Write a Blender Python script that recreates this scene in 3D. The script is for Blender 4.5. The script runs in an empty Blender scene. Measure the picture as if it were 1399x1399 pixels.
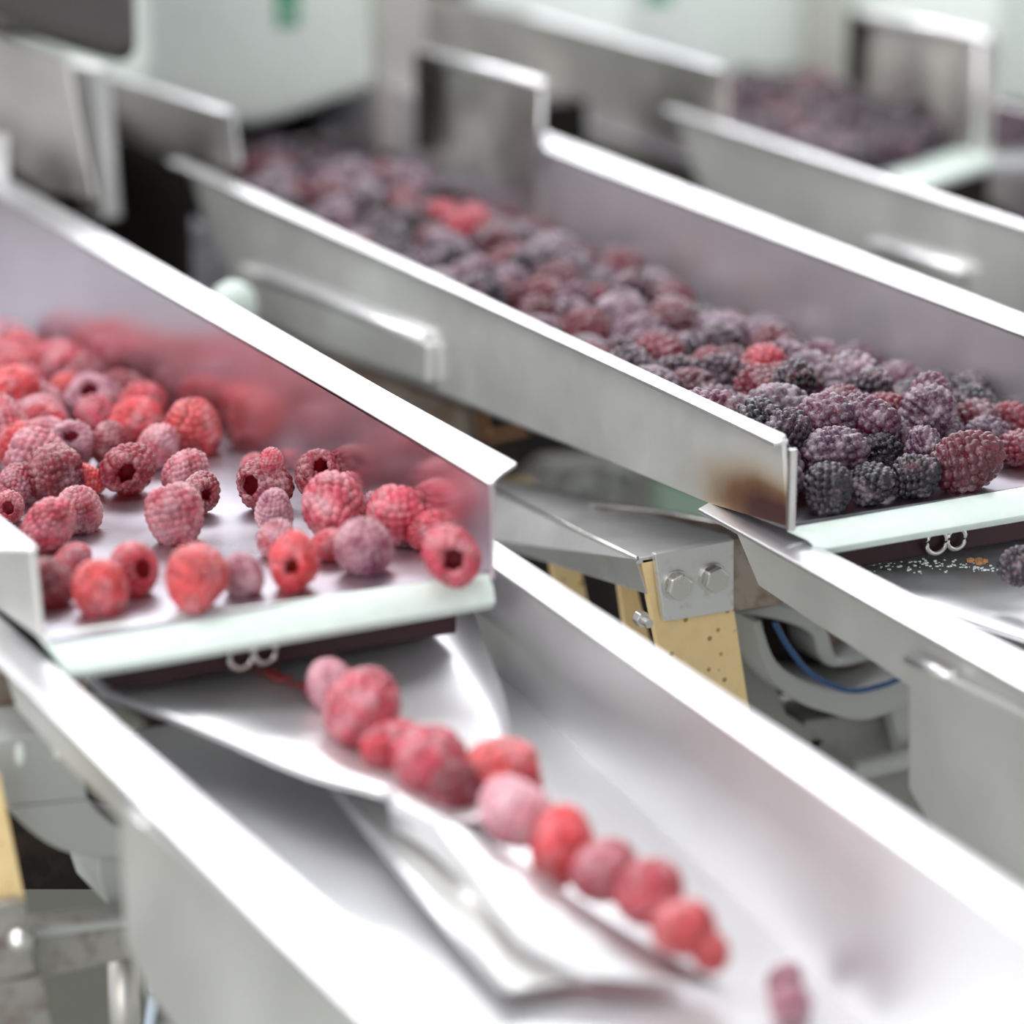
import bpy, bmesh, math, random
import numpy as np
from mathutils import Vector, Matrix, Quaternion, noise
random.seed(11); rng = np.random.default_rng(5)
S = bpy.context.scene; COL = S.collection

# ------------------------------------------------------------ camera
F = 4800.0                                   # focal length in pixels of the 1399 px frame
PITCH = math.atan(1500/4800.0); YAW = math.atan(2530/(F/math.cos(PITCH)))
CAMZ = 1.357
fw = Vector((math.sin(YAW)*math.cos(PITCH), math.cos(YAW)*math.cos(PITCH), -math.sin(PITCH)))
rt = Vector((math.cos(YAW), -math.sin(YAW), 0.0))
up = Vector((math.sin(YAW)*math.sin(PITCH), math.cos(YAW)*math.sin(PITCH), math.cos(PITCH)))
C0 = Vector((0, 0, CAMZ))
cd = bpy.data.cameras.new('camera'); cam = bpy.data.objects.new('camera', cd); COL.objects.link(cam)
cam.matrix_world = Matrix(((rt.x, up.x, -fw.x, 0), (rt.y, up.y, -fw.y, 0), (rt.z, up.z, -fw.z, CAMZ), (0, 0, 0, 1)))
cd.sensor_width = 24.0; cd.lens = 24.0*F/1399.0; cd.clip_start = .02; cd.clip_end = 60
cd.dof.use_dof = True; cd.dof.focus_distance = 1.225; cd.dof.aperture_fstop = 3.0
S.camera = cam

# ------------------------------------------------------------ light
w = bpy.data.worlds.new('factory_hall'); S.world = w; w.use_nodes = True
nt = w.node_tree; bg = nt.nodes['Background']
bg.inputs[0].default_value = (.96, .98, 1.0, 1); bg.inputs[1].default_value = .66
def area(name, loc, target, sx, sy, power, col=(1, 1, 1)):
    l = bpy.data.lights.new(name, 'AREA'); l.shape = 'RECTANGLE'; l.size = sx; l.size_y = sy; l.energy = power; l.color = col
    o = bpy.data.objects.new(name, l); COL.objects.link(o); o.location = loc
    o.rotation_euler = (Vector(target)-Vector(loc)).to_track_quat('-Z', 'Y').to_euler(); return o
area('ceiling_light', (1.9, 4.2, 3.4), (.6, 1.0, 1.0), 4.0, 1.2, 130, (.97, .98, 1))
area('ceiling_light', (-.6, 1.6, 3.4), (.5, 1.0, 1.0), 1.2, 2.2, 55, (1, 1, 1))
area('fill_light', (-2.6, -1.2, 2.2), (.6, 1.1, .95), 3.0, 2.0, 85, (1, .99, .97))  # added fill lamp brightening the upright faces from the left front
S.view_settings.view_transform = 'Standard'; S.view_settings.look = 'None'
S.view_settings.exposure = .25; S.view_settings.gamma = 1.0; S.view_settings.use_curve_mapping = False

# ------------------------------------------------------------ pixel -> point on a real plane of the place
def ray(px, py): return fw + rt*((px-699.5)/F) - up*((py-699.5)/F)
def PZ(px, py, z): d = ray(px, py); return C0 + d*((z-CAMZ)/d.z)
def PX(px, py, x): d = ray(px, py); return C0 + d*(x/d.x)
def PY(px, py, y): d = ray(px, py); return C0 + d*(y/d.y)
def PROJ(p):
    q = p-C0; Z = q.dot(fw); return (699.5+F*q.dot(rt)/Z, 699.5-F*q.dot(up)/Z, Z)

# ------------------------------------------------------------ materials
def newmat(name):
    m = bpy.data.materials.new(name); m.use_nodes = True; nt = m.node_tree
    return m, nt, nt.nodes['Principled BSDF']
def nd(nt, t, **kw):
    n = nt.nodes.new(t)
    for k, v in kw.items():
        if k.startswith('i_'): n.inputs[k[2:].replace('_', ' ')].default_value = v
        else: setattr(n, k, v)
    return n
def ramp(nt, fac, stops):
    r = nt.nodes.new('ShaderNodeValToRGB'); nt.links.new(fac, r.inputs[0])
    e = r.color_ramp.elements
    while len(e) < len(stops): e.new(.5)
    for k, (p, c) in enumerate(stops):
        e[k].position = p; e[k].color = c if len(c) == 4 else (*c, 1)
    return r.outputs[0]
def steel(name, base, r0, r1, metal=1.0, dirt=None, dirt_lo=.62, dirt_hi=.75, scale=14, stretch=(1, 1, 1), dirtscale=40):
    m, nt, b = newmat(name); L = nt.links
    g = nd(nt, 'ShaderNodeNewGeometry'); mp = nd(nt, 'ShaderNodeMapping'); mp.inputs['Scale'].default_value = stretch
    L.new(g.outputs['Position'], mp.inputs[0])
    n = nd(nt, 'ShaderNodeTexNoise', i_Scale=scale, i_Detail=5.0); L.new(mp.outputs[0], n.inputs[0])
    rr = nd(nt, 'ShaderNodeMapRange'); L.new(n.outputs[0], rr.inputs[0])
    rr.inputs[1].default_value = .3; rr.inputs[2].default_value = .7; rr.inputs[3].default_value = r0; rr.inputs[4].default_value = r1
    L.new(rr.outputs[0], b.inputs['Roughness'])
    c = ramp(nt, n.outputs[0], [(.3, tuple(v*.86 for v in base)), (.7, base)])
    if dirt:
        n2 = nd(nt, 'ShaderNodeTexNoise', i_Scale=dirtscale, i_Detail=8.0, i_Roughness=.65); L.new(g.outputs['Position'], n2.inputs[0])
        f = ramp(nt, n2.outputs[0], [(dirt_lo, (0, 0, 0)), (dirt_hi, (1, 1, 1))])
        mx = nd(nt, 'ShaderNodeMixRGB'); L.new(f, mx.inputs[0]); L.new(c, mx.inputs[1]); mx.inputs[2].default_value = (*dirt, 1); c = mx.outputs[0]
        inv = nd(nt, 'ShaderNodeMath', operation='MULTIPLY_ADD'); L.new(f, inv.inputs[0]); inv.inputs[1].default_value = -.7*metal; inv.inputs[2].default_value = metal
        L.new(inv.outputs[0], b.inputs['Metallic'])
    else: b.inputs['Metallic'].default_value = metal
    L.new(c, b.inputs['Base Color'])
    return m
M = {}
M['steel'] = steel('brushed_steel', (.88, .87, .89), .34, .46)
M['tray'] = steel('scuffed_tray_floor', (.50, .48, .54), .26, .42)
M['satin'] = steel('satin_chute_steel', (.88, .88, .90), .40, .50, metal=.88, scale=8)
M['plate'] = steel('guide_plate_steel', (.80, .80, .82), .42, .52, metal=.85, scale=8)
M['chwall'] = steel('chute_wall_steel', (.72, .72, .73), .42, .55, metal=.85, scale=8)
M['wallb'] = steel('rough_tray_wall_steel', (.80, .77, .80), .32, .44, metal=.85)
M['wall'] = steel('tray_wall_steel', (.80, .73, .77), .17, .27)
M['outer'] = steel('outer_wall_steel', (.80, .80, .78), .36, .50, metal=.8)
M['worn'] = steel('worn_bracket_steel', (.74, .74, .74), .30, .5, metal=.75, dirt=(.42, .36, .31), dirt_lo=.56, dirt_hi=.80, dirtscale=190)
M['rusty'] = steel('rust_stained_steel', (.42, .36, .31), .35, .6, dirt=(.16, .08, .04), dirt_lo=.42, dirt_hi=.65, dirtscale=90)
M['grimy'] = steel('grimy_bar_steel', (.40, .39, .37), .4, .6, metal=.6, dirt=(.16, .12, .09), dirt_lo=.48, dirt_hi=.72, dirtscale=120)
M['bolt'] = steel('bolt_steel', (.72, .71, .68), .2, .35)
M['cast'] = steel('grey_painted_casting', (.27, .265, .255), .45, .6, metal=.25, dirt=(.18, .16, .13), dirt_lo=.55, dirt_hi=.75, dirtscale=50)
M['castlight'] = steel('pale_grey_casting', (.44, .45, .44), .45, .6, metal=.2, dirt=(.30, .27, .22), dirt_lo=.62, dirt_hi=.78, dirtscale=60)
M['dark'] = steel('dark_paint_and_shade', (.014, .012, .011), .6, .8, metal=0, dirt=(.05, .035, .025), dirt_lo=.5, dirt_hi=.8)  # dark paint, also painting shade on the gap sheets
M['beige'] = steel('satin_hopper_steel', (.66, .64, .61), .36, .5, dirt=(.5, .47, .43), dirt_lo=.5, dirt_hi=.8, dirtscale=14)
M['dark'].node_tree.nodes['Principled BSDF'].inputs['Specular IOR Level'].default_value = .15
M['grey'] = steel('grey_floor_paint', (.30, .305, .28), .7, .9, metal=0)
def plain(name, col, rough, metal=0.0, sss=0.0):
    m, nt, b = newmat(name); L = nt.links
    g = nd(nt, 'ShaderNodeNewGeometry'); n = nd(nt, 'ShaderNodeTexNoise', i_Scale=180.0, i_Detail=4.0); L.new(g.outputs['Position'], n.inputs[0])
    L.new(ramp(nt, n.outputs[0], [(.3, tuple(v*.93 for v in col)), (.6, col)]), b.inputs['Base Color'])
    b.inputs['Roughness'].default_value = rough; b.inputs['Metallic'].default_value = metal
    if sss: b.inputs['Subsurface Weight'].default_value = sss; b.inputs['Subsurface Radius'].default_value = (.01, .01, .01)
    return m
M['lip'] = plain('pale_mint_lip', (.66, .76, .71), .35)
M['hopper'] = plain('milky_hopper_plastic', (.74, .80, .76), .38, sss=.1)
M['green'] = plain('green_label_film', (.02, .30, .15), .4)
M['white'] = plain('white_print', (.7, .8, .75), .5)
M['cable'] = plain('blue_cable_sheath', (.01, .06, .18), .4)
M['palecable'] = plain('pale_cable_sheath', (.50, .58, .68), .4)
M['yellow'] = plain('yellow_fibreglass', (.93, .70, .36), .5)
M['crumb'] = plain('berry_crumbs', (.20, .02, .025), .5)
M['underlip'] = plain('underlip_shade_steel', (.03, .006, .010), .5, .2)  # shadow under the lips put into this dark wine colour
M['husk'] = plain('dry_husk', (.45, .22, .10), .7)
# speckles on the yellow springs
nt = M['yellow'].node_tree; b = nt.nodes['Principled BSDF']; g = nd(nt, 'ShaderNodeNewGeometry')
v = nd(nt, 'ShaderNodeTexVoronoi', i_Scale=140.0); nt.links.new(g.outputs['Position'], v.inputs['Vector'])
fac = ramp(nt, v.outputs['Distance'], [(.10, (1, 1, 1)), (.16, (0, 0, 0))])
mx = nd(nt, 'ShaderNodeMixRGB'); nt.links.new(fac, mx.inputs[0]); src = b.inputs['Base Color'].links[0].from_socket
nt.links.new(src, mx.inputs[1]); mx.inputs[2].default_value = (.38, .20, .07, 1); nt.links.new(mx.outputs[0], b.inputs['Base Color'])

def berry_mat(name, gloss, cre, frost_col):
    m, nt, b = newmat(name); L = nt.links
    oi = nd(nt, 'ShaderNodeObjectInfo'); tc = nd(nt, 'ShaderNodeTexCoord')
    at = nd(nt, 'ShaderNodeAttribute', attribute_name='drup'); at2 = nd(nt, 'ShaderNodeAttribute', attribute_name='tone')
    vadd = nd(nt, 'ShaderNodeVectorMath', operation='SCALE'); L.new(oi.outputs['Location'], vadd.inputs[0]); vadd.inputs['Scale'].default_value = 90
    va = nd(nt, 'ShaderNodeVectorMath', operation='ADD'); L.new(tc.outputs['Object'], va.inputs[0]); L.new(vadd.outputs[0], va.inputs[1])
    n1 = nd(nt, 'ShaderNodeTexNoise', i_Scale=1.3, i_Detail=3.0); L.new(va.outputs[0], n1.inputs[0])
    n2 = nd(nt, 'ShaderNodeTexNoise', i_Scale=11.0, i_Detail=7.0, i_Roughness=.8); L.new(va.outputs[0], n2.inputs[0])
    # base tone varies over the drupelets; cavity shade painted by the same attribute
    hs = nd(nt, 'ShaderNodeHueSaturation'); L.new(oi.outputs['Color'], hs.inputs['Color'])
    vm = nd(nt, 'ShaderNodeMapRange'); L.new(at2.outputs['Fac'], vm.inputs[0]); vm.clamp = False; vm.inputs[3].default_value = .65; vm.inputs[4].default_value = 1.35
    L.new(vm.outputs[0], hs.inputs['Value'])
    # frost amount: object alpha shifts a patchy threshold, ice gathers between drupelets
    a = nd(nt, 'ShaderNodeMath', operation='MULTIPLY_ADD'); L.new(n1.outputs[0], a.inputs[0]); a.inputs[1].default_value = 1.1; L.new(oi.outputs['Alpha'], a.inputs[2])
    a2 = nd(nt, 'ShaderNodeMath', operation='MULTIPLY_ADD'); L.new(n2.outputs[0], a2.inputs[0]); a2.inputs[1].default_value = 1.0; L.new(a.outputs[0], a2.inputs[2])
    cr = nd(nt, 'ShaderNodeMath', operation='MULTIPLY_ADD'); L.new(at.outputs['Fac'], cr.inputs[0]); cr.inputs[1].default_value = cre; L.new(a2.outputs[0], cr.inputs[2])
    f = nd(nt, 'ShaderNodeMapRange'); L.new(cr.outputs[0], f.inputs[0]); f.inputs[1].default_value = .95; f.inputs[2].default_value = 1.55; f.inputs[4].default_value = .85
    mx = nd(nt, 'ShaderNodeMixRGB'); L.new(f.outputs[0], mx.inputs[0]); L.new(hs.outputs[0], mx.inputs[1]); mx.inputs[2].default_value = (*frost_col, 1)
    L.new(mx.outputs[0], b.inputs['Base Color'])
    ro = nd(nt, 'ShaderNodeMapRange'); L.new(f.outputs[0], ro.inputs[0]); ro.inputs[3].default_value = gloss; ro.inputs[4].default_value = .85
    L.new(ro.outputs[0], b.inputs['Roughness'])
    b.inputs['Subsurface Weight'].default_value = .12; b.inputs['Subsurface Scale'].default_value = .25; b.inputs['Subsurface Radius'].default_value = (.9, .25, .2)
    bp = nd(nt, 'ShaderNodeBump', i_Strength=.15, i_Distance=.05); L.new(n2.outputs[0], bp.inputs['Height']); L.new(bp.outputs[0], b.inputs['Normal'])
    return m
M['rasp'] = berry_mat('raspberry_flesh', .38, -.10, (.78, .47, .52))
M['black'] = berry_mat('blackberry_flesh', .22, -.16, (.60, .47, .55))

# ------------------------------------------------------------ object helpers
def tag(o, label=None, cat=None, group=None, kind=None):
    if label: o['label'] = label
    if cat: o['category'] = cat
    if group: o['group'] = group
    if kind: o['kind'] = kind
    return o
def empty(name, loc, label, cat, group=None):
    o = bpy.data.objects.new(name, None); COL.objects.link(o); o.location = loc; o.empty_display_size = .02
    return tag(o, label, cat, group)
def origin_of(p):
    v = Vector((0, 0, 0))
    while p is not None: v += p.location; p = p.parent
    return v
def finish(name, bm, mat, parent=None, bevel=0, smooth=False):
    if not (parent or len(bm.verts) == 0):
        c = sum((v.co for v in bm.verts), Vector())/len(bm.verts); c.z = min(v.co.z for v in bm.verts)
    else: c = sum((v.co for v in bm.verts), Vector())/len(bm.verts)
    bmesh.ops.translate(bm, verts=bm.verts, vec=-c)
    bmesh.ops.recalc_face_normals(bm, faces=bm.faces)
    me = bpy.data.meshes.new(name); bm.to_mesh(me); bm.free(); me.materials.append(M[mat] if isinstance(mat, str) else mat)
    if smooth: me.polygons.foreach_set('use_smooth', [True]*len(me.polygons))
    o = bpy.data.objects.new(name, me); COL.objects.link(o)
    o.location = c - (origin_of(parent) if parent else Vector())
    if parent: o.parent = parent
    if bevel:
        b = o.modifiers.new('edge', 'BEVEL'); b.width = bevel; b.segments = 3; b.limit_method = 'ANGLE'; b.angle_limit = math.radians(40)
    return o
def add_prism(bm, pts, off):
    off = Vector(off); pts = [Vector(p) for p in pts]
    a = [bm.verts.new(p) for p in pts]; b = [bm.verts.new(p+off) for p in pts]; n = len(pts)
    bm.faces.new(a); bm.faces.new(b[::-1])
    for i in range(n): bm.faces.new((a[i], b[i], b[(i+1) % n], a[(i+1) % n]))
def prism(name, pts, off, mat, parent=None, bevel=.0004, smooth=False):
    bm = bmesh.new(); add_prism(bm, pts, off); return finish(name, bm, mat, parent, bevel, smooth)
def add_sheet(bm, rows, off):
    """rows of points joined to a curved sheet with thickness off"""
    off = Vector(off); n = len(rows[0]); R = len(rows)
    A = [[bm.verts.new(Vector(p)) for p in r] for r in rows]; B = [[bm.verts.new(Vector(p)+off) for p in r] for r in rows]
    for i in range(R-1):
        for j in range(n-1):
            bm.faces.new((A[i][j], A[i][j+1], A[i+1][j+1], A[i+1][j])); bm.faces.new((B[i][j], B[i+1][j], B[i+1][j+1], B[i][j+1]))
    for i in range(R-1):
        for j in (0, n-1): bm.faces.new((A[i][j], A[i+1][j], B[i+1][j], B[i][j]))
    for j in range(n-1):
        for i in (0, R-1): bm.faces.new((A[i][j], B[i][j], B[i][j+1], A[i][j+1]))
def sheet(name, rows, off, mat, parent=None, bevel=0, smooth=True):
    bm = bmesh.new(); add_sheet(bm, rows, off); return finish(name, bm, mat, parent, bevel, smooth)
def add_box(bm, lo, hi):
    x0, y0, z0 = lo; x1, y1, z1 = hi
    add_prism(bm, [(x0, y0, z0), (x1, y0, z0), (x1, y1, z0), (x0, y1, z0)], (0, 0, z1-z0))
def box(name, lo, hi, mat, parent=None, bevel=.0005):
    bm = bmesh.new(); add_box(bm, lo, hi); return finish(name, bm, mat, parent, bevel)
def add_tube(bm, path, r, seg=12, closed=False):
    path = [Vector(p) for p in path]; n = len(path); rings = []
    up0 = Vector((0, 0, 1))
    for i, p in enumerate(path):
        if closed: t = path[(i+1) % n]-path[i-1]
        else: t = path[min(i+1, n-1)]-path[max(i-1, 0)]
        t.normalize(); u = t.cross(up0)
        if u.length < 1e-3: u = t.cross(Vector((1, 0, 0)))
        u.normalize(); v2 = t.cross(u)
        rr = r[i] if isinstance(r, (list, tuple)) else r
        rings.append([bm.verts.new(p+(u*math.cos(a)+v2*math.sin(a))*rr) for a in [2*math.pi*k/seg for k in range(seg)]])
    m = n if closed else n-1
    for i in range(m):
        A, B = rings[i], rings[(i+1) % n]
        for k in range(seg): bm.faces.new((A[k], A[(k+1) % seg], B[(k+1) % seg], B[k]))
    if not closed: bm.faces.new(rings[0][::-1]); bm.faces.new(rings[-1])
def tube(name, path, r, mat, parent=None, seg=14, closed=False, bevel=0):
    bm = bmesh.new(); add_tube(bm, path, r, seg, closed); return finish(name, bm, mat, parent, bevel, True)
def smoothpath(pts, k=6):
    pts = [Vector(p) for p in pts]; out = []
    for i in range(len(pts)-1):
        p0 = pts[max(i-1, 0)]; p1 = pts[i]; p2 = pts[i+1]; p3 = pts[min(i+2, len(pts)-1)]
        for j in range(k):
            t = j/k
            out.append(.5*((2*p1)+(p2-p0)*t+(2*p0-5*p1+4*p2-p3)*t*t+(3*p1-p0-3*p2+p3)*t**3))
    out.append(pts[-1]); return out

# ------------------------------------------------------------ setting
fl = prism('floor', [(-4, -3, 0), (6, -3, 0), (6, 9, 0), (-4, 9, 0)], (0, 0, -.05), 'grey', bevel=0); tag(fl, kind='structure')

# ------------------------------------------------------------ vibrating trays
X0 = .3284; PITCHX = .2609; TW = .1477
def fz(y): return 1.0 - .075*(y-.967)            # tray floor height
def make_tray(k, label, y_back, right_top, left_top, y_rt=None):
    y_rt = y_rt or y_back
    xl = X0+k*PITCHX; xr = xl+TW; t = .0016
    root = empty('vibrating_tray', (xl+TW/2, 1.2, .965), label, 'conveyor tray', 'vibrating feeder trays')
    y0 = .967
    prism('floor_plate', [(xl, y0, fz(y0)), (xr, y0, fz(y0)), (xr, y_back, fz(y_back)), (xl, y_back, fz(y_back))], (0, 0, -t), 'tray', root, 0)
    # right wall, seen from inside, with its outward flange
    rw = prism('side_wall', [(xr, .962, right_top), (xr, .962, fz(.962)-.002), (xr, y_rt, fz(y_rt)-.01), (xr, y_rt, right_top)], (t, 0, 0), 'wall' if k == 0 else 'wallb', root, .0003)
    sheet('flange', [[(xr, .962, right_top+t*.2), (xr+.008, .970, right_top+.0006), (xr+.0172, .9775, right_top+.0006)], [(xr, 1.2, right_top+t*.2), (xr+.008, 1.2, right_top+.0006), (xr+.0165, 1.2, right_top+.0006)], [(xr, y_rt, right_top+t*.2), (xr+.008, y_rt, right_top+.0006), (xr+.0152, y_rt, right_top+.0006)]], (0, 0, -t), 'steel', rw, .0003, False)
    return root, xl, xr, t
def rear(y): return y
# --- near raspberry tray
trayA, xl, xr, t = make_tray(0, 'near stainless tray carrying red raspberries, its pale front lip facing the camera', 1.8, 1.031, 1.031)
lw = prism('side_wall', [PX(49, 748, xl), PX(62, 871, xl), (xl, 1.8, .95), (xl, 1.8, 1.027)], (-t, 0, 0), 'outer', trayA)
prism('flange', [(xl, .975, 1.0275), (xl-.012, .982, 1.0275), (xl-.012, 1.8, 1.0275), (xl, 1.8, 1.0275)], (0, 0, -t), 'steel', lw)
def lip(root, pts_top, pts_bot, z0, z1):
    a, b = [PZ(*p, z0) for p in pts_top]; c, d = [PZ(*p, z1) for p in pts_bot]
    m1 = a.lerp(c, .55)+Vector((0, 0, .0012)); m2 = b.lerp(d, .55)+Vector((0, 0, .0012))
    rows = [[a+Vector((0, .002, 0)), b+Vector((0, .002, 0))], [m1, m2], [c, d], [c+Vector((0, .001, -.0014)), d+Vector((0, .001, -.0014))]]
    return sheet('front_lip', rows, (0, .0016, -.0018), 'lip', root, .0003)
lip(trayA, [(57, 868), (670, 786)], [(92, 921), (677, 822)], 1.0003, .9925)
# --- middle blackberry tray
trayB, xl, xr, t = make_tray(1, 'middle stainless tray carrying dark blackberries, brown stain at its front corner', 1.8, 1.031, 1.029)
XB = xl
# outer wall with a brown burnt stain at its end
m, nt, b = newmat('stained_wall_steel'); L = nt.links
g = nd(nt, 'ShaderNodeNewGeometry'); n = nd(nt, 'ShaderNodeTexNoise', i_Scale=22.0, i_Detail=6.0); L.new(g.outputs['Position'], n.inputs[0])
sub = nd(nt, 'ShaderNodeVectorMath', operation='SUBTRACT'); L.new(g.outputs['Position'], sub.inputs[0]); sub.inputs[1].default_value = (XB, .966, 1.000)
scl = nd(nt, 'ShaderNodeVectorMath', operation='MULTIPLY'); L.new(sub.outputs[0], scl.inputs[0]); scl.inputs[1].default_value = (0, 15, 48)
ln = nd(nt, 'ShaderNodeVectorMath', operation='LENGTH'); L.new(scl.outputs[0], ln.inputs[0])
ad = nd(nt, 'ShaderNodeMath', operation='MULTIPLY_ADD'); L.new(n.outputs[0], ad.inputs[0]); ad.inputs[1].default_value = -.55; L.new(ln.outputs['Value'], ad.inputs[2])
clean = ramp(nt, n.outputs[0], [(.3, (.66, .67, .66)), (.65, (.80, .80, .79))])
n3 = nd(nt, 'ShaderNodeTexNoise', i_Scale=55.0, i_Detail=8.0, i_Roughness=.7); L.new(g.outputs['Position'], n3.inputs[0])
st = ramp(nt, ad.outputs[0], [(0, (.10, .04, .04)), (.25, (.24, .13, .075)), (.50, (.50, .38, .25)), (.95, (.76, .74, .69))])
fa = ramp(nt, ad.outputs[0], [(.3, (1, 1, 1)), (1.0, (0, 0, 0))])
mx = nd(nt, 'ShaderNodeMixRGB'); L.new(fa, mx.inputs[0]); L.new(clean, mx.inputs[1]); L.new(st, mx.inputs[2]); L.new(mx.outputs[0], b.inputs['Base Color'])
b.inputs['Metallic'].default_value = .65; rr = nd(nt, 'ShaderNodeMapRange'); L.new(n3.outputs[0], rr.inputs[0]); rr.inputs[3].default_value = .22; rr.inputs[4].default_value = .5; L.new(rr.outputs[0], b.inputs['Roughness'])
M['stained'] = m
lw = prism('side_wall', [PX(1074, 594, xl), PX(1081, 719, xl), PX(975, 687, xl), PX(832, 627, xl), PX(725, 584, xl), PX(583, 526, xl), PX(446, 480, xl), PX(345, 435, xl), PX(285, 305, xl), PX(262, 222, xl)], (-.0016, 0, 0), 'stained', trayB, .0003)
sheet('flange', [[(xl+.0003, .9665, 1.0297), (xl-.0055, .9655, 1.0297)], [(xl+.0003, 1.2, 1.0285), (xl-.0065, 1.2, 1.0285)], [(xl+.0003, 1.515, 1.0245), (xl-.0075, 1.515, 1.0245)]], (0, 0, -.0015), 'steel', lw, .0003, False)
box('gap_shade_plate', (xl-.004, 1.50, .936), (xl-.002, 1.76, 1.022), 'dark', trayB, 0)  # added dark plate painting the black gap beside the rear tray wall
box('end_edge', (xl-.0022, .9605, .9995), (xl+.0004, .9625, 1.028), 'bolt', lw, .0003)
# stepped box section with a rounded bright upper edge low on the outer wall
sk = prism('box_section', [PX(583, 470, xl-.006), PX(583, 524, xl-.006), PX(446, 478, xl-.006), PX(345, 432, xl-.006), PX(325, 362, xl-.006)], (.0045, 0, 0), 'outer', trayB, .0015)
tube('rolled_edge', [PX(360, 378, xl-.004), PX(470, 420, xl-.004), PX(580, 464, xl-.004)], .0028, 'steel', sk)
lip(trayB, [(1083, 723), (1420, 664)], [(1125, 750), (1420, 700)], 1.0003, .9945)
# --- far tray
trayC, xl, xr, t = make_tray(2, 'far right stainless tray with small blurred blackberries at its hopper end', 1.48, 1.031, 1.031, 1.36)
XC = PZ(1399, 303, 1.031).x
lw = prism('side_wall', [PX(925, 150, XC), PX(1450, 322, XC), PX(1450, 520, XC), PX(1330, 480, XC), PX(985, 330, XC), PX(962, 260, XC)], (-.0016, 0, 0), 'outer', trayC, .0003)
a = PX(920, 146, XC); b_ = PX(1450, 320, XC)
prism('flange', [a, b_, b_+Vector((-.006, 0, 0)), a+Vector((-.006, 0, 0))], (0, 0, -.0015), 'steel', lw, .0003)
tube('rolled_edge', [PX(1190, 335, XC-.004), PX(1255, 352, XC-.004), PX(1318, 372, XC-.004)], .003, 'steel', lw)
prism('step_plate', [PZ(1205, 235, 1.0), PZ(1340, 192, 1.0), PZ(1352, 206, 1.0), PZ(1352, 222, 1.0), PZ(1250, 256, 1.0)], (0, 0, -.004), 'lip', trayC, .001)
prism('feed_plate', [PZ(1205, 235, 1.0), PZ(1340, 192, 1.0), (.993, 1.95, 1.0), (.855, 1.95, 1.0), (.855, 1.5, 1.0)], (0, 0, -.002), 'tray', trayC, 0)

# ------------------------------------------------------------ collecting chutes
def cfl(x, y, x0):                                # chute floor: falls towards the camera and to the right
    s = (x-x0)/.165
    zl = .9722-.07*(.99-y); zb = .9575-.104*(.988-y)
    return zb if s > .17 else zl+(zb-zl)*s/.17
def make_chute(k, label):
    dx = k*.2688; x0 = .3262+dx
    root = empty('collecting_chute', (x0+.08, .8, .93), label, 'chute', 'collecting chutes'); Z = .995; t = .0016; yn = .40; yr = 1.012
    # floor
    rows = [[(x, y, cfl(x, y, x0)) for x in (x0, x0+.0281, x0+.08, x0+.165-(.0+.025*(yr-y)))] for y in (.988, .9, .8, .7, .6, yn)]
    sheet('floor_plate', rows, (0, 0, -.0016), 'satin', root, 0, False)
    # left wall (outer face seen)
    pts = [(x0, yr+.004, Z), (x0, .990, .9707), (x0, .9496, .9682), (x0, .9126, .9672), (x0, .8905, .9656), (x0, .6, .9600), (x0, yn, .957), (x0, yn, Z-.002)]
    lw = prism('side_wall', pts, (-t, 0, 0), 'outer', root, .0003)
    sheet('flange', [[(x0+.0005, yr+.004, Z), (x0-.006, yr+.004, Z-.0003), (x0-.0125, yr+.002, Z-.0016)], [(x0+.0005, .75, Z), (x0-.007, .75, Z-.0003), (x0-.0150, .75, Z-.0016)], [(x0+.0005, yn, Z), (x0-.007, yn, Z-.0003), (x0-.0155, yn, Z-.0016)]], (0, 0, -t), 'steel', lw, .0004)
    # deep box section below, with a rolled bright upper edge
    xs = x0-.006
    bs = prism('box_section', [(xs, .8895, .9775), (xs, .8872, .933), (xs, .872, .924), (xs, .84, .919), (xs, yn, .88), (xs, yn, .990), (xs, .831, .9805)], (.0055, 0, 0), 'outer', root, .002)
    tube('rolled_edge', [(xs+.001, .889, .9770), (xs+.001, .865, .9785)], .0026, 'steel', bs)
    # right wall (inner face seen) tapering towards the camera
    xa, xb = .4888+dx, .4780+dx
    prows = [[(xa+(xb-xa)*(yr-y)/.33, y, Z-.0004), (xa+(xb-xa)*(yr-y)/.33+.0005, y, Z-.02), (x0+.165-.025*(yr-y), y, cfl(x0+.165, y, x0)-.002)] for y in (yr+.01, .9, .8, .7, .55, yn)]
    rw = sheet('side_wall', prows, (t, 0, 0), 'chwall', root, 0, False)
    fr = [[(xa+(xb-xa)*(yr-y)/.33, y, Z), (xa+(xb-xa)*(yr-y)/.33+.006, y, Z+.0008), (xa+(xb-xa)*(yr-y)/.33+.0135, y, Z-.0006)] for y in (yr+.01, .9, .8, .7, .55, yn)]
    sheet('flange', fr, (0, 0, -t), 'steel', rw, .0004)
    return root, dx
def plate_pt(px, py, z, dx): v = PZ(px, py, z); v.x += dx; return v
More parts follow.
